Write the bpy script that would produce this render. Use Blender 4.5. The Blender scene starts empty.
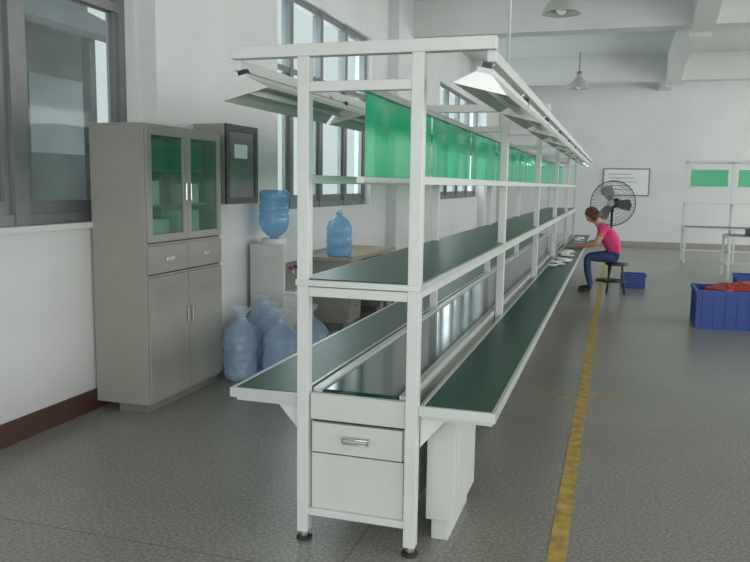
import bpy, bmesh, math, random
from mathutils import Vector, Matrix, noise
random.seed(4)
sc = bpy.context.scene
try:
    sc.view_settings.view_transform = 'Standard'
except Exception: pass
COL = sc.collection

# ------------------------------------------------------------ materials
def mat(name, col, rough=0.6, metal=0.0, vary=0.0, scale=6.0, emit=None, estr=0, alpha=None, spec=0.5, bump=0.0):
    m = bpy.data.materials.new(name); m.use_nodes = True
    nt = m.node_tree; b = nt.nodes['Principled BSDF']
    b.inputs['Base Color'].default_value = (*col, 1)
    b.inputs['Roughness'].default_value = rough
    b.inputs['Metallic'].default_value = metal
    b.inputs['Specular IOR Level'].default_value = spec
    if vary > 0 or bump > 0:
        tc = nt.nodes.new('ShaderNodeTexCoord')
        n = nt.nodes.new('ShaderNodeTexNoise'); n.inputs['Scale'].default_value = scale
        n.inputs['Detail'].default_value = 6
        nt.links.new(tc.outputs['Object'], n.inputs['Vector'])
    if vary > 0:
        r = nt.nodes.new('ShaderNodeValToRGB')
        r.color_ramp.elements[0].position = .3; r.color_ramp.elements[1].position = .7
        r.color_ramp.elements[0].color = (*[c*(1-vary) for c in col], 1)
        r.color_ramp.elements[1].color = (*[min(1, c*(1+vary)) for c in col], 1)
        nt.links.new(n.outputs['Fac'], r.inputs['Fac'])
        nt.links.new(r.outputs['Color'], b.inputs['Base Color'])
    if bump > 0:
        bp = nt.nodes.new('ShaderNodeBump'); bp.inputs['Strength'].default_value = bump
        bp.inputs['Distance'].default_value = .02
        nt.links.new(n.outputs['Fac'], bp.inputs['Height']); nt.links.new(bp.outputs['Normal'], b.inputs['Normal'])
    if emit:
        b.inputs['Emission Color'].default_value = (*emit, 1); b.inputs['Emission Strength'].default_value = estr
    return m

def thin(name, col, rough=.1, transp=.7, tint=None):
    m = mat(name, col, rough); nt = m.node_tree
    b = nt.nodes['Principled BSDF']; out = nt.nodes['Material Output']
    t = nt.nodes.new('ShaderNodeBsdfTransparent'); t.inputs['Color'].default_value = (*(tint or (1, 1, 1)), 1)
    mx = nt.nodes.new('ShaderNodeMixShader'); mx.inputs['Fac'].default_value = transp
    nt.links.new(b.outputs[0], mx.inputs[1]); nt.links.new(t.outputs[0], mx.inputs[2])
    nt.links.new(mx.outputs[0], out.inputs['Surface'])
    return m

M_wall = mat('plaster_white', (.65, .66, .66), .8, vary=.04, scale=1.2)
M_ceil = mat('ceiling_paint', (.64, .65, .64), .85, vary=.04, scale=.8)
M_base = mat('baseboard_paint', (.075, .028, .022), .5, vary=.2, scale=4)
M_white = mat('white_powder_coat', (.60, .63, .62), .35, vary=.03, scale=9)
M_alu = mat('aluminium_edge', (.58, .61, .60), .3, .3)
M_panel = mat('white_steel_panel', (.55, .58, .56), .4, vary=.04, scale=3)
M_green = mat('green_antistatic_mat', (.010, .082, .048), .36, vary=.12, scale=30, spec=.4)
M_belt = mat('green_conveyor_belt', (.008, .062, .040), .09, vary=.1, scale=3, spec=.7)
M_cab = mat('beige_steel', (.28, .28, .25), .45, vary=.06, scale=4)
M_cabd = mat('beige_steel_dark', (.16, .16, .15), .5)
M_dark = mat('dark_gap', (.02, .02, .02), .6)
M_black = mat('black_plastic', (.015, .015, .018), .4)
M_chrome = mat('chrome', (.6, .6, .6), .2, 1)
M_frame = mat('window_frame_grey', (.20, .21, .21), .45, .3, vary=.08)
M_glass = thin('window_glass', (.4, .45, .45), .05, .82, (.8, .86, .86))
M_cglass = thin('cabinet_glass', (.14, .24, .19), .05, .74, (.83, .98, .90))
M_rubber = mat('rubber', (.03, .03, .03), .8)
M_yellow = mat('yellow_floor_paint', (.44, .31, .07), .5, vary=.35, scale=14)
M_yellow2 = mat('worn_yellow_floor_paint', (.38, .29, .10), .5, vary=.3, scale=14)
M_redbrown = mat('darkbrown_frame', (.045, .035, .035), .4)
M_paper = mat('paper', (.75, .78, .78), .7)
M_blue = mat('blue_plastic', (.012, .06, .30), .4, vary=.1)
M_red = mat('red_plastic', (.42, .04, .03), .5)
M_jug = thin('jug_blue_plastic', (.22, .44, .66), .08, .55, (.62, .82, .96))
M_bag = thin('clear_bag', (.55, .68, .80), .15, .62, (.93, .97, 1))
M_tube = mat('lamp_tube', (.8, .8, .8), .3)
M_tubeon = mat('lamp_tube_lit', (.9, .9, .9), .3, emit=(.9, 1, .97), estr=3.5)
M_green_sheet = thin('green_film', (.004, .46, .20), .16, .26, (.05, .90, .48))

def floor_mat():
    m = bpy.data.materials.new('terrazzo'); m.use_nodes = True; nt = m.node_tree; N = nt.nodes; L = nt.links
    b = N['Principled BSDF']; tc = N.new('ShaderNodeTexCoord')
    n1 = N.new('ShaderNodeTexNoise'); n1.inputs['Scale'].default_value = 65; n1.inputs['Detail'].default_value = 3
    n2 = N.new('ShaderNodeTexNoise'); n2.inputs['Scale'].default_value = .9; n2.inputs['Detail'].default_value = 6
    r1 = N.new('ShaderNodeValToRGB'); e = r1.color_ramp.elements
    e[0].position = .36; e[0].color = (.185, .188, .164, 1); e[1].position = .66; e[1].color = (.345, .345, .308, 1)
    r2 = N.new('ShaderNodeValToRGB'); e = r2.color_ramp.elements
    e[0].position = .3; e[0].color = (.84, .84, .84, 1); e[1].position = .7; e[1].color = (1.05, 1.05, 1.04, 1)
    mx = N.new('ShaderNodeMix'); mx.data_type = 'RGBA'; mx.blend_type = 'MULTIPLY'; mx.inputs[0].default_value = 1
    br = N.new('ShaderNodeTexBrick'); br.offset = 0; br.inputs['Scale'].default_value = 1
    br.inputs['Brick Width'].default_value = 2.4; br.inputs['Row Height'].default_value = 2.4
    br.inputs['Mortar Size'].default_value = .005; br.inputs['Mortar Smooth'].default_value = .2
    br.inputs['Color1'].default_value = (1, 1, 1, 1); br.inputs['Color2'].default_value = (1, 1, 1, 1); br.inputs['Mortar'].default_value = (.62, .62, .62, 1)
    mp = N.new('ShaderNodeMapping'); mp.inputs['Location'].default_value = (1.0, -.3, 0)
    mx2 = N.new('ShaderNodeMix'); mx2.data_type = 'RGBA'; mx2.blend_type = 'MULTIPLY'; mx2.inputs[0].default_value = 1
    for n in (n1, n2): L.new(tc.outputs['Object'], n.inputs['Vector'])
    L.new(tc.outputs['Object'], mp.inputs['Vector']); L.new(mp.outputs[0], br.inputs['Vector'])
    L.new(n1.outputs['Fac'], r1.inputs['Fac']); L.new(n2.outputs['Fac'], r2.inputs['Fac'])
    L.new(r1.outputs[0], mx.inputs[6]); L.new(r2.outputs[0], mx.inputs[7])
    L.new(mx.outputs[2], mx2.inputs[6]); L.new(br.outputs['Color'], mx2.inputs[7])
    L.new(mx2.outputs[2], b.inputs['Base Color'])
    b.inputs['Roughness'].default_value = .30; b.inputs['Specular IOR Level'].default_value = .5
    return m
M_floor = floor_mat()

# ------------------------------------------------------------ mesh builder
class MB:
    def __init__(s): s.bm = bmesh.new(); s.mats = []
    def mi(s, m):
        if m not in s.mats: s.mats.append(m)
        return s.mats.index(m)
    def _fin(s, faces, m, smooth=False):
        i = s.mi(m)
        for f in faces: f.material_index = i; f.smooth = smooth
    def box(s, x0, x1, y0, y1, z0, z1, m, M=None):
        if min(x1-x0, y1-y0, z1-z0) > .0095 and max(x1-x0, y1-y0, z1-z0) < 14:   # tiny tolerance so no faces coincide
            e = random.uniform(0, .0007); x0 -= e; x1 += e; y0 -= e; y1 += e; z1 += e; z0 -= (e if z0 > .01 else 0)
        vs = [Vector((x, y, z)) for x in (x0, x1) for y in (y0, y1) for z in (z0, z1)]
        if M: vs = [M @ v for v in vs]
        v = [s.bm.verts.new(p) for p in vs]
        fs = [(0, 1, 3, 2), (4, 6, 7, 5), (0, 4, 5, 1), (2, 3, 7, 6), (0, 2, 6, 4), (1, 5, 7, 3)]
        s._fin([s.bm.faces.new([v[i] for i in f]) for f in fs], m); return s
    def cyl(s, p0, p1, r0, m, r1=None, n=10, cap=True, smooth=True):
        p0 = Vector(p0); p1 = Vector(p1); r1 = r0 if r1 is None else r1
        q = (p1-p0).to_track_quat('Z', 'Y')
        a = []; b = []
        for i in range(n):
            t = 2*math.pi*i/n; o = Vector((math.cos(t), math.sin(t), 0))
            a.append(s.bm.verts.new(p0+q @ (o*r0))); b.append(s.bm.verts.new(p1+q @ (o*r1)))
        fs = [s.bm.faces.new((a[i], a[(i+1) % n], b[(i+1) % n], b[i])) for i in range(n)]
        s._fin(fs, m, smooth)
        if cap: s._fin([s.bm.faces.new(a[::-1]), s.bm.faces.new(b)], m)
        return s
    def ring(s, c, R, r, m, axis=(0, 1, 0), n=32, k=5):
        q = Vector(axis).to_track_quat('Z', 'Y'); c = Vector(c); g = []
        for i in range(n):
            t = 2*math.pi*i/n; row = []
            for j in range(k):
                u = 2*math.pi*j/k
                row.append(s.bm.verts.new(c+q @ Vector(((R+r*math.cos(u))*math.cos(t), (R+r*math.cos(u))*math.sin(t), r*math.sin(u)))))
            g.append(row)
        s._fin([s.bm.faces.new((g[i][j], g[(i+1) % n][j], g[(i+1) % n][(j+1) % k], g[i][(j+1) % k])) for i in range(n) for j in range(k)], m, True)
        return s
    def lathe(s, prof, c, m, n=24, M=None, wob=0, seed=0):
        c = Vector(c); g = []
        for r, z in prof:
            row = []
            for i in range(n):
                t = 2*math.pi*i/n
                rr = r*(1+wob*(noise.noise(Vector((math.cos(t)*2.5+seed, math.sin(t)*2.5, z*9)))*1.3+noise.noise(Vector((math.cos(t)*7, math.sin(t)*7+seed, z*22)))*.7)) if wob else r
                p = Vector((rr*math.cos(t), rr*math.sin(t), z))
                if M: p = M @ p
                row.append(s.bm.verts.new(c+p))
            g.append(row)
        fs = [s.bm.faces.new((g[k][i], g[k][(i+1) % n], g[k+1][(i+1) % n], g[k+1][i])) for k in range(len(g)-1) for i in range(n)]
        s._fin(fs, m, True)
        return s
    def poly(s, pts, m, smooth=False):
        s._fin([s.bm.faces.new([s.bm.verts.new(p) for p in pts])], m, smooth); return s
    def prism(s, pts, d, m):
        d = Vector(d); a = [s.bm.verts.new(Vector(p)) for p in pts]; b = [s.bm.verts.new(Vector(p)+d) for p in pts]; n = len(a)
        s._fin([s.bm.faces.new(a[::-1]), s.bm.faces.new(b)]+[s.bm.faces.new((a[i], a[(i+1) % n], b[(i+1) % n], b[i])) for i in range(n)], m); return s
    def ell(s, c, r, m, M=None, seg=16, ring=10):
        mm = Matrix.Translation(c) @ (M or Matrix()) @ Matrix.Diagonal((*r, 1))
        res = bmesh.ops.create_uvsphere(s.bm, u_segments=seg, v_segments=ring, radius=1, matrix=mm)
        fs = {f for v in res['verts'] for f in v.link_faces}
        s._fin(fs, m, True); return s
    def obj(s, name, parent=None, bevel=0, loc=None):
        me = bpy.data.meshes.new(name); bmesh.ops.recalc_face_normals(s.bm, faces=s.bm.faces[:])
        s.bm.to_mesh(me); s.bm.free()
        for m in s.mats: me.materials.append(m)
        o = bpy.data.objects.new(name, me); COL.objects.link(o)
        if parent: o.parent = parent
        if loc: o.location = loc
        if bevel:
            b = o.modifiers.new('bevel', 'BEVEL'); b.width = bevel; b.segments = 2; b.limit_method = 'ANGLE'
        return o
def empty(name, loc=(0, 0, 0)):
    e = bpy.data.objects.new(name, None); e.location = loc; COL.objects.link(e); e.empty_display_size = .1
    return e

# ------------------------------------------------------------ room
WX = -3.33; YB = 21.5; XR = 9.0; YF = -5.0; CH = 4.4
MB().box(WX-.24, XR+.24, YF-.24, YB+.24, -.15, 0, M_floor).obj('floor')
MB().box(WX-.24, XR+.24, YF-.24, YB+.24, CH, CH+.2, M_ceil).obj('ceiling')
SZ, TZ = 1.27, 3.55
wins = [(-1.0, 4.85), (6.95, 10.4), (14.7, 19.3)]
w = MB()
w.box(WX-.24, WX, YF, YB, 0, SZ, M_wall); w.box(WX-.24, WX, YF, YB, TZ, CH, M_wall)
y = YF
for a, b in wins: w.box(WX-.24, WX, y, a, SZ, TZ, M_wall); y = b
w.box(WX-.24, WX, y, YB, SZ, TZ, M_wall)
for a, b in ((4.87, 6.93), (11.2, 13.4), (19.3, 21.4)): w.box(WX, WX+.16, a, b, 0, CH, M_wall)
w.obj('wall_left')
MB().box(WX-.24, XR+.24, YB, YB+.24, 0, CH, M_wall).obj('wall_back')
w = MB()
w.box(XR, XR+.24, YF, YB, 0, .9, M_wall); w.box(XR, XR+.24, YF, YB, 3.7, CH, M_wall)
for k in range(7): yy = YF+k*4.3; w.box(XR, XR+.24, yy, min(yy+.7, YB), .9, 3.7, M_wall)
w.obj('wall_right')
w = MB()
w.box(WX-.24, XR+.24, YF-.24, YF, 0, .3, M_wall); w.box(WX-.24, XR+.24, YF-.24, YF, 3.7, CH, M_wall)
for xx in (-3.57, .2, 4.3, 8.5): w.box(xx, xx+.74, YF-.24, YF, .3, 3.7, M_wall)
w.obj('wall_front')
bb = MB()
bb.box(WX, WX+.015, YF, 4.87, 0, .14, M_base); bb.box(WX+.16, WX+.175, 4.86, 6.94, 0, .14, M_base)
bb.box(WX, WX+.015, 6.95, 11.2, 0, .14, M_base); bb.box(WX, WX+.015, 13.4, YB, 0, .14, M_base)
bb.obj('baseboard_left')
MB().box(WX, XR, YB-.015, YB, 0, .14, mat('baseboard_grey', (.30, .28, .28), .6)).obj('baseboard_back')
for yy in (5.6, 12.0, 17.9):
    MB().box(WX, XR, yy, yy+.35, 3.85, CH, M_ceil).obj('ceiling_beam')
for xx in (.9, 4.6):
    b = MB(); b.box(xx, xx+.3, YF, YB, 4.05, CH, M_ceil)
    for yy in (12.0, 17.9):
        for sgn in (-1, 1):
            y0 = yy if sgn < 0 else yy+.35
            b.prism([(xx, y0, 4.05), (xx, y0+sgn*.9, 4.05), (xx, y0, 3.75)], (.3, 0, 0), M_ceil)
    b.obj('ceiling_beam')

def window(i, a, b, mull, trans, mw=.045):
    e = empty('window_%d' % i, (WX-.12, (a+b)/2, SZ)); f = MB(); g = MB()
    x0, x1 = WX-.16, WX-.08
    f.box(x0, x1, a, b, SZ, SZ+.07, M_frame); f.box(x0, x1, a, b, TZ-.07, TZ, M_frame)
    f.box(x0, x1, a, a+.07, SZ, TZ, M_frame); f.box(x0, x1, b-.07, b, SZ, TZ, M_frame)
    for m in mull: f.box(x0-.01, x1+.01, m-mw, m+mw, SZ, TZ, M_frame)
    for z in trans: f.box(x0, x1, a, b, z-.03, z+.03, M_frame)
    ys = [a]+list(mull)+[b]
    for k in range(len(ys)-1):
        f.box(x0+.02, x1-.02, ys[k]+.06, ys[k+1]-.06, SZ+.07, SZ+.15, M_frame)
        f.box(x0+.02, x1-.02, ys[k]+.06, ys[k]+.11, SZ+.07, trans[0], M_frame)
        f.box(x0+.02, x1-.02, ys[k+1]-.11, ys[k+1]-.06, SZ+.07, trans[0], M_frame)
    g.box(WX-.125, WX-.118, a+.05, b-.05, SZ+.05, TZ-.05, M_glass)
    for o in (f.obj('frame'), g.obj('glass')):
        o.parent = e; o.matrix_parent_inverse = Matrix.Translation(-e.location)
window(1, -1.0, 4.85, [.6, 2.2, 3.78], [2.75], .06)
window(2, 6.95, 10.4, [7.8, 8.68, 9.55], [2.75])
window(3, 14.7, 19.3, [15.85, 17, 18.15], [2.75])
MB().box(WX-.02, WX+.03, -1.0, 4.85, SZ-.03, SZ+.005, M_wall).obj('trim_1')

nb = MB(); M_nb = mat('outside_render', (.20, .22, .22), .8, vary=.25, scale=1.5); M_nl = mat('outside_light_panels', (.55, .60, .60), .7, vary=.15, scale=1.0)
M_nr = mat('outside_roof', (.14, .15, .15), .8, vary=.2)
nb.box(-9.5, -9.2, -12, 12, 0, 2.0, M_nb); nb.box(-9.5, -9.25, -12, 12, 2.0, 3.3, M_nl); nb.box(-9.5, -9.2, -12, 12, 3.3, 5.4, M_nb)
nb.prism([(-9.5, -12, 4.6), (-9.5, -12, 4.7), (-7.6, -12, 3.75), (-7.6, -12, 3.65)], (0, 24, 0), M_nr)
for k in range(17): nb.box(-9.27, -9.2, -12+k*1.4, -11.93+k*1.4, 2.0, 3.3, M_nr)
for k in range(8): nb.box(-7.8, -7.66, -11+k*3, -10.86+k*3, 0, 3.7, M_nr)
for k in range(5): nb.box(-9.2, -9.17, -9+k*4, -7+k*4, .9, 1.7, M_nr)
nb.obj('neighbouring_building')
MB().box(-40, WX-.24, -40, 60, -.3, -.16, mat('outside_ground', (.25, .26, .24), .9, vary=.1)).obj('outside_ground')

MB().box(-.20, -.125, -1, 19, 0, .002, M_yellow).box(-.5, .12, 5.75, 5.80, 0, .0015, M_yellow2).obj('yellow_floor_marking')

# ------------------------------------------------------------ assembly line
AL = empty('assembly_line_workbench', (-1, 9, 0)); INV = Matrix.Translation((1, -9, 0))
def alp(mb, name, bevel=0):
    o = mb.obj(name, bevel=bevel); o.parent = AL; o.matrix_parent_inverse = INV; return o
XL, XRp = -1.235, -.755; Y0, Y1 = 2.97, 15.2; h = .025
FY = [Y0+i*(Y1-Y0)/5 for i in range(6)]
fr = MB()
for yy in FY:
    for x in (XL, XRp):
        fr.box(x-h, x+h, yy-h, yy+h, .04, 2.06, M_white)
        fr.cyl((x, yy, 0), (x, yy, .05), .022, M_chrome); fr.cyl((x, yy, 0), (x, yy, .012), .035, M_rubber, n=14)
    fr.box(-1.563, -.455, yy-h, yy+h, 2.06, 2.11, M_white)
    fr.box(XL+h, XRp-h, yy-.02, yy+.02, 1.92, 1.96, M_white)
    fr.box(XL+h, XRp-h, yy-.02, yy+.02, 1.08, 1.12, M_white)
    fr.box(XL+h, XRp-h, yy-.02, yy+.02, .12, .15, M_white)
    for (xa, xb) in ((XL-h, -1.575), (XRp+h, -.43)):
        fr.box(min(xa, xb), max(xa, xb), yy+.03, yy+.055, .585, .61, M_white)
        xm = xa+(xb-xa)*.35
        fr.prism([(xa, yy+.03, .585), (xm, yy+.03, .585), (xa, yy+.03, .46)], (0, .006, 0), M_white)
for x in (XL, XRp):
    fr.box(x-.02, x+.02, Y0+h, Y1-h, 1.55, 1.585, M_white)
    fr.box(x-.02, x+.02, Y0+h, Y1-h, 1.09, 1.12, M_white)
    fr.box(x-.015, x+.015, Y0+.9, Y1-h, .12, .15, M_white)
fr.box(-1.01, -.98, Y0, Y1, 1.925, 1.955, M_white)
fr.box(-1.01, -.98, Y0, Y1, 1.555, 1.58, M_white)
for x in (-1.545, -.475): fr.box(x-.018, x+.018, Y0, Y1, 2.015, 2.06, M_white)
alp(fr, 'frame', .003)
tp = MB()
for (xa, xb) in ((-1.59, XL-.03), (XRp+.03, -.42)):
    tp.box(xa, xb, Y0+.02, Y1, .615, .64, M_panel); tp.box(xa+.012, xb-.012, Y0+.035, Y1-.01, .64, .645, M_green)
    for xe in (xa, xb-.008): tp.box(xe-.004, xe+.012, Y0, Y1, .605, .648, M_alu)
    tp.box(xa, xb, Y0, Y0+.018, .605, .648, M_alu)
alp(tp, 'side_worktops', .002)
sh = MB()
sh.box(XL-.03, XRp+.03, Y0-.03, Y1, 1.125, 1.15, M_alu); sh.box(XL-.015, XRp+.012, Y0-.015, Y1-.01, 1.15, 1.155, M_green)
alp(sh, 'upper_shelf', .002)
cv = MB()
cv.box(XL+.06, XRp-.06, Y0+.06, Y1-.05, .655, .665, M_belt)
cv.box(XL+.03, XL+.065, Y0+.03, Y1, .56, .675, M_alu); cv.box(XRp-.065, XRp-.03, Y0+.03, Y1, .56, .675, M_alu)
cv.box(XL+.06, XRp-.06, Y0+.08, Y1-.08, .56, .57, M_panel)
cv.cyl((XL+.06, Y0+.07, .62), (XRp-.06, Y0+.07, .62), .045, M_belt, n=20)
cv.cyl((XL+.06, Y1-.07, .62), (XRp-.06, Y1-.07, .62), .045, M_belt, n=20)
alp(cv, 'conveyor_belt')
cb = MB()
xa, xb = XL+.03, XRp-.03
cb.box(xa, xb, Y0+.01, Y0+.55, .14, .555, M_panel)
cb.box(xa, xb, Y0-.005, Y0+.02, .548, .66, M_panel)
cb.box(xa+.01, xb-.01, Y0-.008, Y0+.01, .405, .535, M_panel)
cb.box(xa+.005, xb-.005, Y0+.003, Y0+.014, .14, .395, M_panel)
cb.box(xa+.004, xb-.004, Y0+.004, Y0+.0075, .397, .403, M_dark)
cb.box(xa+.004, xb-.004, Y0+.004, Y0+.0075, .537, .546, M_dark)
cx = (xa+xb)/2
for dx in (-.055, .055): cb.cyl((cx+dx, Y0-.005, .485), (cx+dx, Y0-.035, .485), .004, M_chrome, n=8)
cb.cyl((cx-.06, Y0-.035, .485), (cx+.06, Y0-.035, .485), .005, M_chrome, n=8)
for dx in (-.055, .055): cb.cyl((cx+dx, Y0-.035, .485), (cx+dx, Y0-.03, .462), .004, M_chrome, n=8)
cb.cyl((cx-.055, Y0-.03, .462), (cx+.055, Y0-.03, .462), .004, M_chrome, n=8)
alp(cb, 'drawer_cabinet', .003)
ctl = MB()
ctl.box(XRp+.03, -.60, 3.12, 3.62, .10, .60, M_panel); ctl.box(XRp+.05, -.63, 3.15, 3.6, .0, .10, M_panel)
for k in range(3):
    ctl.cyl((-.60, 3.56, .54-k*.055), (-.575, 3.56, .54-k*.055), .016, (M_red, M_yellow, M_black)[k], n=12)
ctl.box(-.603, -.597, 3.2, 3.5, .2, .5, M_panel)
alp(ctl, 'motor_control_box', .008)
lf = MB()
for side, xc in ((-1, -1.50), (1, -.50)):
    y = Y0-.04; k = 0
    while y+1.2 < Y1+.2:
        M = Matrix.Translation((xc, 0, 1.955)) @ Matrix.Rotation(math.radians(14*side), 4, 'Y')
        lf.box(-.03, .03, y, y+1.2, .0, .035, M_white, M)
        for s2 in (-1, 1):
            pts = [M @ Vector(p) for p in ((s2*.03, y, .012), (s2*.105, y, -.045), (s2*.108, y, -.042), (s2*.033, y, .017))]
            lf.prism(pts, (0, 1.2, 0), M_white)
        ptsE = [M @ Vector(p) for p in ((-.105, y-.003, -.045), (.105, y-.003, -.045), (.03, y-.003, .015), (-.03, y-.003, .015))]
        lf.prism(ptsE, (0, .004, 0), M_alu)
        lit = k in (7, 8)
        lf.cyl(M @ Vector((0, y+.03, -.022)), M @ Vector((0, y+1.17, -.022)), .013, M_tubeon if lit else M_tube, n=8)
        for yy in (y+.1, y+1.1):
            lf.cyl((xc, yy, 1.98), (xc-side*-.03, yy, 2.03), .006, M_chrome, n=6)
        lf.box(-.018, .018, y+.02, y+.05, .035, .06, M_black, M)
        y += 1.26; k += 1
alp(lf, 'lamp_fixtures')
gs = MB()
y = Y0+.06
while y < Y1-.9:
    L = 1.16; n = 10
    for i in range(n):
        a0 = y+L*i/n; a1 = y+L*(i+1)/n
        x0 = -.995+.005*math.sin(i*1.3); x1 = -.995+.005*math.sin((i+1)*1.3)
        gs.poly([(x0, a0, 1.58), (x1, a1, 1.58), (x1, a1, 1.925), (x0, a0, 1.925)], M_green_sheet, True)
    y += L+.05
alp(gs, 'green_film_sheets')

def crate(name, x, y, z, sx, sy, sz, m, fill=None):
    b = MB(); t = .012
    b.box(x, x+sx, y, y+sy, z, z+t, m)
    b.box(x, x+t, y, y+sy, z, z+sz, m); b.box(x+sx-t, x+sx, y, y+sy, z, z+sz, m)
    b.box(x, x+sx, y, y+t, z, z+sz, m); b.box(x, x+sx, y+sy-t, y+sy, z, z+sz, m)
    b.box(x-.012, x+sx+.012, y-.012, y+.0, z+sz-.04, z+sz, m); b.box(x-.012, x+sx+.012, y+sy, y+sy+.012, z+sz-.04, z+sz, m)
    b.box(x-.012, x, y, y+sy, z+sz-.04, z+sz, m); b.box(x+sx, x+sx+.012, y, y+sy, z+sz-.04, z+sz, m)
    for k in range(int(sx/.12)): b.box(x+.06+k*.12, x+.075+k*.12, y-.008, y, z+.02, z+sz-.04, m)
    for k in range(int(sy/.12)): b.box(x-.008, x, y+.06+k*.12, y+.075+k*.12, z+.02, z+sz-.04, m)
    if fill: b.box(x+t, x+sx-t, y+t, y+sy-t, z+t, z+sz*.8, fill)
    return b.obj(name)
pp = MB()
for k in range(26):
    x = random.uniform(-.65, -.53); yy = random.uniform(8.8, 11.2) if k < 18 else random.uniform(12.4, 14.0)
    M = Matrix.Translation((x, yy, .648+.0012*k)) @ Matrix.Rotation(random.uniform(0, 3), 4, 'Z')
    pp.box(-.04, .04, -.07, .07, 0, .008, M_paper, M)
pp.obj('scattered_work_papers')

# ------------------------------------------------------------ glass-fronted cabinet
GC = empty('glass_door_storage_cabinet', (-3.1, 4.7, 0))
def par(o, e): o.parent = e; o.matrix_parent_inverse = Matrix.Translation(-e.location); return o
cx0, cx1, cy0, cy1, ct = WX+.02, -2.90, 4.29, 5.27, 1.91
nk = WX+.18; yn = 4.85
c = MB(); tt = .02
c.box(cx0, cx1, cy0, cy0+tt, .06, ct, M_cab); c.box(nk, cx1, cy1-tt, cy1, .06, ct, M_cab)
c.box(cx0, cx0+tt, cy0+tt, yn, .06, ct-.03, M_cab); c.box(nk, nk+tt, yn-.02, cy1-tt, .06, ct-.03, M_cab); c.box(cx0+tt, nk, yn-.02, yn, .06, ct-.03, M_cab)
for (za, zb, dx) in ((ct-.03, ct, 0), (.06, .10, 0), (.90, .93, 0), (1.11, 1.14, 0), (1.38, 1.392, .05), (1.62, 1.632, .05)):
    c.box(cx0+tt, cx1-dx, cy0+tt, yn-.02, za, zb, M_cab); c.box(nk+tt, cx1-dx, yn-.02, cy1-tt, za, zb, M_cab)
c.box(cx0, cx1, cy0-.002, yn, ct-.002, ct+.012, M_cab); c.box(nk, cx1, yn, cy1+.002, ct-.002, ct+.012, M_cab)
c.box(nk, cx1-.02, cy0+.02, cy1-.02, 0, .06, M_cabd)
par(c.obj('carcass', bevel=.003), GC)
d = MB(); mid = (cy0+cy1)/2
for (a, b) in ((cy0+.01, mid-.003), (mid+.003, cy1-.01)):
    X0, X1 = cx1, cx1+.018
    d.box(X0, X1, a, a+.05, 1.15, ct-.01, M_cab); d.box(X0, X1, b-.05, b, 1.15, ct-.01, M_cab)
    d.box(X0, X1, a+.05, b-.05, 1.15, 1.20, M_cab); d.box(X0, X1, a+.05, b-.05, ct-.06, ct-.01, M_cab)
    d.box(X0+.006, X0+.010, a+.05, b-.05, 1.2, ct-.06, M_cglass)
    d.box(X0, X1, a, b, .94, 1.125, M_cab); d.box(X0, X1, a, b, .09, .915, M_cab)
    m_ = (a+b)/2
    d.box(X1, X1+.012, m_-.045, m_+.045, 1.015, 1.045, M_chrome)
for s2 in (-1, 1):
    d.box(cx1+.018, cx1+.035, mid+s2*.03-.006, mid+s2*.03+.006, .55, .67, M_chrome)
    d.box(cx1+.018, cx1+.035, mid+s2*.03-.006, mid+s2*.03+.006, 1.42, 1.54, M_chrome)
par(d.obj('doors_and_drawers', bevel=.003), GC)
it = MB(); M_gbox = mat('green_boxes', (.02, .28, .17), .6); M_card = mat('cardboard', (.28, .19, .11), .8)
for (yy, z, sy, sz, m) in ((4.4, 1.634, .28, .2, M_gbox), (4.8, 1.634, .35, .20, M_gbox), (4.4, 1.394, .18, .16, M_paper), (4.62, 1.394, .12, .19, M_cabd), (4.85, 1.394, .25, .14, M_paper), (4.4, 1.142, .3, .15, M_paper), (4.8, 1.142, .3, .2, M_paper)):
    it.box(nk+.04, cx1-.08, yy, yy+sy, z, z+sz, m)
par(it.obj('stored_boxes'), GC)

WB = empty('wall_mounted_glass_cabinet', (-3.0, 5.5, 1.7))
b = MB(); x0, x1, y0, y1, z0, z1 = WX+.165, -2.90, 5.36, 5.90, 1.38, 2.0
b.box(x0, x1, y0, y0+.015, z0, z1, M_cab); b.box(x0, x1, y1-.015, y1, z0, z1, M_cab)
b.box(x0, x1, y0+.015, y1-.015, z1-.015, z1, M_cab); b.box(x0, x1, y0+.015, y1-.015, z0, z0+.015, M_cab); b.box(x0, x0+.015, y0, y1, z0, z1, M_cab)
for (ya, yb2, za, zb) in ((y0+.05, y1-.05, z1-.05, z1), (y0+.05, y1-.05, z0, z0+.05), (y0, y0+.05, z0, z1), (y1-.05, y1, z0, z1)):
    b.box(x1, x1+.02, ya, yb2, za, zb, M_redbrown)
b.box(x1+.004, x1+.010, y0+.05, y1-.05, z0+.05, z1-.05, thin('grey_cabinet_glass', (.22, .24, .25), .1, .45, (.85, .9, .9)))
b.box(x1+.011, x1+.013, 5.50, 5.72, 1.74, 1.85, M_paper)
b.box(x0+.05, x1-.1, 5.45, 5.6, z0+.02, z0+.25, M_cabd); b.box(x0+.05, x1-.1, 5.65, 5.8, z0+.02, z0+.22, M_cabd)
par(b.obj('body', bevel=.0015), WB)

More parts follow.
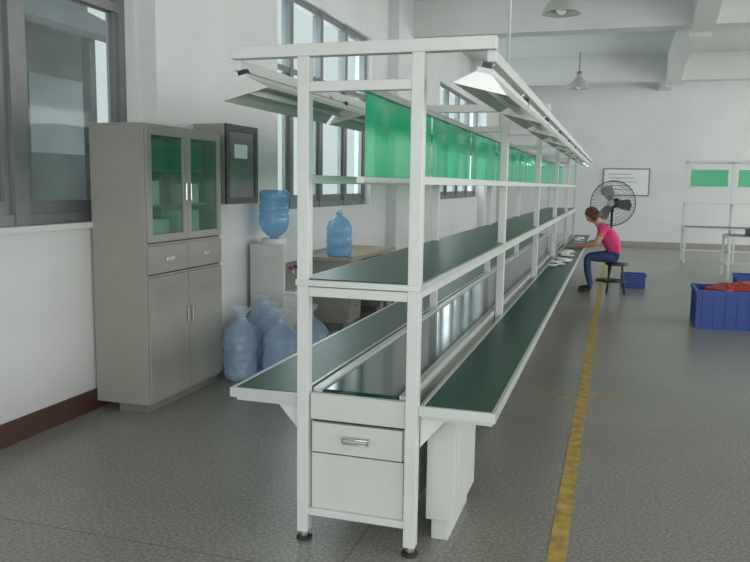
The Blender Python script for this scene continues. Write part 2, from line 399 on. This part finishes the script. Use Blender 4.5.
# ------------------------------------------------------------ water jugs
JP = [(.0, .0), (.11, .0), (.13, .015), (.135, .04), (.135, .10), (.127, .115), (.135, .13), (.135, .20), (.127, .215), (.135, .23), (.135, .31), (.127, .33), (.11, .37), (.07, .41), (.035, .43), (.03, .44), (.03, .485), (0, .486)]
M_cap = mat('jug_cap', (.35, .5, .7), .4)
def jug(x, y, z=0, bag=False, inv=False, seed=0):
    e = empty('water_jug', (x, y, z)); m = Matrix()
    if inv: m = Matrix.Translation((0, 0, .486)) @ Matrix.Rotation(math.pi, 4, 'X')
    a = MB(); a.lathe(JP, (0, 0, 0), M_jug, 28, m)
    if not inv: a.cyl((0, 0, .455), (0, 0, .495), .034, M_cap, n=16)
    o = a.obj('bottle'); o.parent = e
    if bag:
        BP = [(.12, .005), (.148, .03)]+[(.150+.004*math.sin(k*2.1), .05+k*.022) for k in range(14)]+[(.140, .37), (.118, .41), (.085, .44), (.055, .465), (.034, .49), (.028, .505), (.04, .525), (.062, .55), (.075, .575)]
        b = MB(); b.lathe(BP, (0, 0, 0), M_bag, 48, None, .10, seed)
        o = b.obj('plastic_bag'); o.parent = e
    return e
for k, (x, y) in enumerate(((-2.76, 5.36), (-2.43, 5.38), (-2.66, 5.69), (-2.33, 5.70), (-2.88, 5.98))): jug(x, y, 0, True, seed=k*3.7)
WD = empty('water_dispenser', (-2.95, 6.4, 0)); b = MB()
b.box(-3.13, -2.80, 6.24, 6.56, .02, 1.0, M_panel); b.box(-2.80, -2.785, 6.26, 6.54, .05, .52, M_white)
b.box(-2.80, -2.79, 6.28, 6.52, .58, .84, M_cabd); b.box(-2.80, -2.70, 6.27, 6.53, .56, .585, M_white)
for yy in (6.34, 6.46): b.cyl((-2.80, yy, .80), (-2.745, yy, .78), .014, (M_red if yy < 6.4 else M_blue), n=10); b.cyl((-2.75, yy, .78), (-2.75, yy, .74), .008, M_white, n=8)
b.lathe([(.125, 1.0), (.11, 1.05), (.045, 1.05), (.045, 1.0)], (-2.965, 6.4, 0), M_white, 24)
par(b.obj('body', bevel=.012), WD)
jug(-2.965, 6.4, 1.001, inv=True)
DK = empty('office_desk', (-2.9, 8.6, 0)); b = MB(); M_desk = mat('desk_laminate', (.32, .27, .20), .5, vary=.08)
b.box(-3.30, -2.60, 7.5, 9.2, .74, .78, M_desk)
b.box(-3.28, -2.65, 7.54, 7.96, .08, .74, M_cab); b.box(-3.28, -2.65, 8.74, 9.16, .08, .74, M_cab)
for ya in (7.56, 8.76):
    for z in (.12, .34, .56): b.box(-2.65, -2.635, ya, ya+.38, z, z+.2, M_cab); b.box(-2.635, -2.62, ya+.14, ya+.24, z+.12, z+.135, M_chrome)
b.box(-3.28, -3.26, 7.96, 8.74, .3, .74, M_cab)
b.box(-3.2, -2.7, 7.56, 7.94, 0, .08, M_cabd); b.box(-3.2, -2.7, 8.76, 9.14, 0, .08, M_cabd)
par(b.obj('desk_body', bevel=.004), DK)
jug(-2.80, 7.68, .782)
CHR = empty('wooden_chair', (-2.2, 8.2, 0)); b = MB(); M_wood = mat('chair_wood', (.16, .08, .04), .5, vary=.2, scale=12)
b.box(-2.42, -2.02, 8.0, 8.4, .43, .46, M_wood)
for x in (-2.40, -2.06):
    for y in (8.02, 8.36): b.box(x, x+.035, y, y+.035, 0, .86 if x > -2.2 else .43, M_wood)
for z in (.6, .72, .82): b.box(-2.055, -2.03, 8.04, 8.38, z, z+.05, M_wood)
for y in (8.03, 8.37): b.box(-2.4, -2.05, y, y+.02, .2, .23, M_wood)
par(b.obj('chair_body', bevel=.003), CHR)

# ------------------------------------------------------------ right side things
crate('blue_turnover_crate', .92, 9.15, 0, .95, .65, .43, M_blue, M_card)
b = MB()
for k in range(6):
    M = Matrix.Translation((1.2+.07*k, 9.45+.05*(k % 3), .40+.01*k)) @ Matrix.Rotation(.3*k-.8, 4, 'Z') @ Matrix.Rotation(.15, 4, 'X')
    b.box(-.15, .15, -.09, .09, 0, .04, M_red, M)
b.obj('red_plastic_parts')
crate('blue_turnover_crate', 1.75, 12.2, 0, .6, .4, .3, M_blue)
crate('blue_turnover_crate', .14, 12.45, 0, .36, .3, .22, M_blue, M_dark)

def bench(name, x0, x1, y0, y1, zt, uprights=True):
    e = empty(name, ((x0+x1)/2, (y0+y1)/2, 0)); b = MB(); p = .02; T = 2.14
    xs = [x0+(x1-x0)*i/2 for i in range(3)]
    for x in xs:
        b.box(x-p, x+p, y1-p, y1+p, 0, T if uprights else zt, M_white)
        b.box(x-p, x+p, y0-p, y0+p, 0, zt, M_white)
        b.box(x-p, x+p, y0, y1, .2, .24, M_white)
        if uprights:
            b.box(x-p, x+p, y0+.1, y1, T-.04, T, M_white); b.box(x-p, x+p, y0+.4, y1, 1.20, 1.23, M_white)
    b.box(x0-.03, x1+.03, y0-.03, y1+.03, zt, zt+.03, M_white); b.box(x0, x1, y0, y1, zt+.03, zt+.034, M_green)
    b.box(x0, x1, y1-p, y1+p, .2, .24, M_white)
    if uprights:
        b.box(x0, x1, y0+.4, y1, 1.23, 1.25, M_white)
        b.box(x0, x1, y1-p, y1+p, T-.06, T, M_white); b.box(x0, x1, y0+.08, y0+.12, T-.04, T, M_white)
        b.box(x0, x1, y1-p, y1+p, 1.55, 1.58, M_white)
        for i in range(2):
            b.box(xs[i]+.1, xs[i+1]-.1, y1-.025, y1-.022, 1.6, 1.96, M_green_sheet)
    par(b.obj('bench_frame'), e); return e
bench('white_workbench', 1.42, 3.3, 17.2, 17.95, .72)
bench('packing_table', 1.9, 3.7, 14.3, 15.1, .72, False)
b = MB(); M_gry = mat('grey_housing', (.2, .2, .22), .5)
b.box(2.2, 2.6, 14.5, 14.8, .755, .87, M_black).box(2.8, 3.1, 14.5, 14.8, .755, .95, M_gry); b.obj('equipment_case')
b = MB(); b.box(-.36, .82, YB-.03, YB-.005, 1.34, 2.06, M_gry); b.box(-.33, .79, YB-.036, YB-.03, 1.37, 2.03, M_paper)
for k in range(5): b.box(-.2, .35+.08*(k % 3), YB-.038, YB-.036, 1.9-.1*k, 1.915-.1*k, M_gry)
b.obj('notice_board')

FN = empty('pedestal_fan', (-.05, 13.2, 0)); b = MB(); fc = Vector((-.05, 13.05, 1.30)); ax = Vector((-.25, -1, 0)).normalized()
b.lathe([(0, .05), (.06, .05), (.2, .03), (.22, .0), (0, 0)], (-.05, 13.3, 0), M_black, 24)
b.cyl((-.05, 13.3, .03), (-.05, 13.3, 1.2), .02, M_black); b.cyl((-.05, 13.3, 1.15), (-.05, 13.28, 1.3), .03, M_black)
M_fan = mat('fan_grille', (.10, .105, .11), .35, .5)
b.cyl(fc-ax*.26, fc-ax*.06, .08, M_black, n=16)
q = ax.to_track_quat('Z', 'Y'); R = .36
for k, rr in enumerate((.06, .12, .18, .24, .29, .33)):
    zf = .07*(1-(rr/R)**2)
    b.ring(fc+ax*zf, rr, .002, M_fan, ax, 36, 4); b.ring(fc-ax*(zf+.05), rr, .002, M_fan, ax, 36, 4)
b.ring(fc-ax*.025, R, .009, M_fan, ax, 40, 6)
for i in range(36):
    t = 2*math.pi*i/36; dr = q @ Vector((math.cos(t), math.sin(t), 0))
    b.cyl(fc+ax*.07+dr*.05, fc+ax*.03+dr*.26, .0015, M_fan, n=4); b.cyl(fc+ax*.03+dr*.26, fc-ax*.02+dr*R, .0015, M_fan, n=4)
    b.cyl(fc-ax*.10+dr*.26, fc-ax*.03+dr*R, .0015, M_fan, n=4)
b.cyl(fc+ax*.065, fc+ax*.08, .055, M_chrome, n=16)
M_blade = mat('fan_blade', (.20, .22, .23), .35, .4)
for i in range(3):
    M = Matrix.Translation(fc-ax*.01) @ q.to_matrix().to_4x4() @ Matrix.Rotation(2*math.pi*i/3, 4, 'Z')
    pts = [(.03, -.03, -.02), (.12, -.09, -.03), (.27, -.12, -.03), (.31, -.02, 0), (.27, .07, .025), (.12, .05, .02), (.03, .03, .02)]
    b.prism([M @ Vector(p) for p in pts], ax*.004, M_blade)
b.cyl(fc-ax*.05, fc+ax*.03, .04, M_black, n=14)
par(b.obj('fan_body'), FN)

M_bell = mat('enamel_shade', (.42, .45, .42), .4); M_bulb = mat('bulb', (.7, .7, .65), .3)
def pendant(x, y, z):
    e = empty('pendant_high_bay_lamp', (x, y, z)); b = MB()
    b.lathe([(.03, .30), (.06, .28), (.07, .22), (.11, .17), (.18, .10), (.23, .0), (.235, -.01), (.22, 0), (.17, .09), (.10, .16)], (0, 0, 0), M_bell, 28)
    b.cyl((0, 0, .28), (0, 0, CH-z), .012, M_gry, n=8); b.cyl((0, 0, .20), (0, 0, .34), .05, M_gry, n=14)
    b.ell((0, 0, .07), (.07, .07, .1), M_bulb)
    o = b.obj('lamp'); o.parent = e
pendant(-.75, 9.9, 3.66); pendant(-.88, 17.3, 3.66)
MB().cyl((-.75, 5.4, 2.1), (-.75, 5.4, CH), .010, M_white, n=8).obj('power_drop_conduit')

# ------------------------------------------------------------ stool + worker
SX, SY = .06, 11.85
b = MB(); M_st = mat('stool_dark', (.05, .035, .03), .5)
b.lathe([(0, .0), (.16, .0), (.165, .015), (.16, .035), (0, .04)], (0, 0, .41), M_st, 24)
for i in range(4):
    t = math.pi/4+i*math.pi/2; cth, sth = math.cos(t), math.sin(t)
    b.cyl((.11*cth, .11*sth, .41), (.18*cth, .18*sth, 0), .014, M_st, n=8)
b.ring((0, 0, .18), .15, .009, M_st, (0, 0, 1))
b.obj('round_stool', loc=(SX, SY, 0))

W = empty('seated_worker', (SX, SY, 0))
M_skin = mat('skin', (.50, .28, .19), .55); M_pink = mat('pink_shirt', (.62, .05, .18), .8, vary=.08, scale=8, bump=.1)
M_jean = mat('blue_jeans', (.025, .05, .14), .8, vary=.15, scale=20); M_shoe = mat('dark_shoe', (.03, .03, .035), .6)
M_hair = mat('brown_hair', (.10, .03, .02), .5, vary=.4, scale=25, bump=.4)
def P(f, s, z): return Vector((-f, s, z))
def skinmesh(name, V, E, root, labels, mats, sub=2):
    me = bpy.data.meshes.new(name); me.from_pydata([P(*v[:3]) for v in V], E, [])
    o = bpy.data.objects.new(name, me); COL.objects.link(o)
    sk = o.modifiers.new('skin', 'SKIN'); sk.use_smooth_shade = True
    for i, v in enumerate(V):
        sv = me.skin_vertices[0].data[i]; r = v[3]; sv.radius = (r, r); sv.use_root = (i == root)
    o.modifiers.new('sub', 'SUBSURF').levels = sub; o.modifiers['sub'].render_levels = sub
    bpy.context.view_layer.update(); dg = bpy.context.evaluated_depsgraph_get()
    nm = bpy.data.meshes.new_from_object(o.evaluated_get(dg))
    o.modifiers.clear(); o.data = nm; nm.materials.clear()
    for m in mats: nm.materials.append(m)
    segs = [(P(*V[a][:3]), P(*V[b2][:3]), labels[k], V[a][3], V[b2][3]) for k, (a, b2) in enumerate(E)]
    for p in nm.polygons:
        best = 1e9; lab = 0
        for a, b2, l, ra, rb in segs:
            d2 = b2-a; tt = max(0, min(1, (p.center-a).dot(d2)/max(d2.length_squared, 1e-9)))
            ds = abs((p.center-a-d2*tt).length-(ra+(rb-ra)*tt)*.85)
            if ds < best: best = ds; lab = l
        c0 = p.center
        if name == 'body':
            if lab == 0 and -c0.x < .25 and abs(c0.y) < .15 and c0.z < .98: lab = 1
            if lab in (1, 2) and -c0.x < .20: lab = 1 if c0.z > .60+.25*max(0, -c0.x) else 2
        p.material_index = lab; p.use_smooth = True
    return o
V = [(0, 0, .555, .135), (.045, 0, .68, .13), (.13, 0, .83, .145), (.215, 0, .94, .12), (.275, 0, 1.0, .06), (.315, 0, 1.045, .05), (.345, 0, 1.085, .05)]
E = [(0, 1), (1, 2), (2, 3), (3, 4), (4, 5), (5, 6)]; Lb = [1, 1, 1, 1, 0, 0]
for s in (-1, 1):
    n = len(V)
    V += [(.22, s*.155, .94, .068), (.25, s*.205, .85, .060), (.30, s*.225, .735, .043), (.43, s*.18, .70, .036), (.56, s*.12, .685, .024), (.60, s*.105, .683, .026)]
    E += [(3, n), (n, n+1), (n+1, n+2), (n+2, n+3), (n+3, n+4), (n+4, n+5)]; Lb += [1, 1, 0, 0, 0, 0]
    n = len(V)
    V += [(.04, s*.095, .535, .10), (.24, s*.12, .53, .078), (.43, s*.14, .52, .058), (.41, s*.14, .30, .05), (.36, s*.14, .10, .036), (.37, s*.14, .05, .04), (.50, s*.15, .035, .034), (.54, s*.152, .032, .025)]
    E += [(0, n), (n, n+1), (n+1, n+2), (n+2, n+3), (n+3, n+4), (n+4, n+5), (n+5, n+6), (n+6, n+7)]; Lb += [2, 2, 2, 2, 2, 3, 3, 3]
o = skinmesh('body', V, E, 0, Lb, [M_skin, M_pink, M_jean, M_shoe], 3); o.parent = W
for s in (-1, 1):
    V = [(.585, s*.108, .682, .02), (.625, s*.098, .680, .024), (.65, s*.09, .678, .02)]; E = [(0, 1), (1, 2)]
    for k, (off, ln) in enumerate(((-.03, .062), (-.010, .075), (.010, .070), (.028, .055))):
        n = len(V); bx, by = .645, s*.092+off
        V += [(bx, by, .682, .0095), (bx+ln*.45, by-s*.006, .686, .0085), (bx+ln*.8, by-s*.012, .674, .0075), (bx+ln, by-s*.014, .660, .006)]
        E += [(2, n), (n, n+1), (n+1, n+2), (n+2, n+3)]
    n = len(V); V += [(.615, s*.062, .678, .011), (.64, s*.045, .674, .010), (.662, s*.038, .664, .008)]; E += [(1, n), (n, n+1), (n+1, n+2)]
    o = skinmesh('hand', V, E, 0, [0]*len(E), [M_skin], 2); o.parent = W
hd = MB(); HM = Matrix.Translation(P(.385, 0, 1.135)) @ Matrix.Rotation(math.radians(-45), 4, 'Y')
hd.ell((0, 0, 0), (1, 1, 1), M_skin, HM @ Matrix.Diagonal((.092, .074, .112, 1)), 24, 16)
for v in hd.bm.verts:
    p = HM.inverted() @ v.co
    if p.z < 0: k = 1+p.z*2.2; p.y *= k; p.x = p.x*(1+p.z*.8)-(-p.z)*.12
    v.co = HM @ p
def HL(x, y, z): return HM @ Vector((x, y, z))
hd.prism([HL(-.086, -.010, -.02), HL(-.086, .010, -.02), HL(-.089, .0, .018)], HL(-.106, 0, -.018)-HL(-.092, 0, -.010), M_skin)
hd.ell(HL(-.096, 0, -.018), (.010, .010, .008), M_skin)
M_eye = mat('eye', (.6, .58, .55), .2); M_lip = mat('lip', (.40, .12, .10), .5)
for s in (-1, 1):
    hd.ell(HL(-.074, s*.030, .010), (.010, .011, .008), M_eye, seg=10, ring=8); hd.ell(HL(-.081, s*.030, .009), (.005, .005, .005), M_black, seg=8, ring=6)
    hd.ell(HL(-.078, s*.031, .030), (.008, .015, .003), M_hair, seg=8, ring=6)
    hd.ell(HL(.0, s*.076, .0), (.018, .009, .028), M_skin, seg=12, ring=8)
hd.ell(HL(-.089, 0, -.052), (.007, .020, .005), M_lip, seg=10, ring=6)
o = hd.obj('head'); o.parent = W
hr = MB()
hr.ell((0, 0, 0), (1, 1, 1), M_hair, HM @ Matrix.Translation((.018, 0, .022)) @ Matrix.Diagonal((.102, .088, .108, 1)), 28, 18)
for v in hr.bm.verts:
    p = HM.inverted() @ v.co
    a = math.atan2(p.y, p.x); rp = 1+.04*math.sin(a*17)+.03*math.sin(p.z*90)
    p.y *= rp; p.x *= 1+.03*math.sin(a*13)
    if p.x < -.05 and p.z < .06: p.x = -.045
    v.co = HM @ p
for k in range(34):
    a = math.radians(-112+224*k/33); c0 = Vector((.015+.085*math.cos(a), .078*math.sin(a), .01))
    c1 = c0+Vector((.006*math.cos(a), .008*math.sin(a), -.085-.02*random.random()))
    hr.cyl(HM @ c0, HM @ c1, .018, M_hair, r1=.010, n=7)
o = hr.obj('hair'); o.parent = W

# ------------------------------------------------------------ light
wd = bpy.data.worlds.new('World'); sc.world = wd; wd.use_nodes = True
bg = wd.node_tree.nodes['Background']; bg.inputs[0].default_value = (.95, .98, .98, 1); bg.inputs[1].default_value = 1.2
def area(name, loc, rot, sx, sy, e, col=(1, 1, .97)):
    l = bpy.data.lights.new(name, 'AREA'); l.shape = 'RECTANGLE'; l.size = sx; l.size_y = sy; l.energy = e; l.color = col
    o = bpy.data.objects.new(name, l); COL.objects.link(o); o.location = loc; o.rotation_euler = rot; return o
R90 = math.pi/2
for yy, en in ((1, 310), (9.5, 370), (18, 510)): area('window_light_right', (XR+.5, yy, 2.3), (0, R90, 0), 2.8, 7.5, en)  # added fill lamps outside the unseen right wall, strongest towards the back
area('window_light_front', (2.5, YF-.5, 2.2), (R90, 0, 0), 11, 3.2, 450)  # added fill lamp behind the camera, shining in through the unseen front wall
area('window_light_left', (WX-.5, 8.7, 2.4), (0, -R90, 0), 2.3, 3.4, 150, (.95, .98, 1))
area('window_light_left', (WX-.5, 17, 2.4), (0, -R90, 0), 2.3, 4.6, 220, (.95, .98, 1))

cam = bpy.data.cameras.new('cam'); co = bpy.data.objects.new('cam', cam); COL.objects.link(co)
cam.sensor_width = 36; cam.lens = 765/750*36; cam.clip_start = .05
co.matrix_world = Matrix.Translation((0, 0, 1.55)) @ Matrix.Rotation(math.radians(17.3), 4, 'Z') @ Matrix.Rotation(math.radians(90-7.2), 4, 'X') @ Matrix.Rotation(math.radians(.8), 4, 'Z')
sc.camera = co
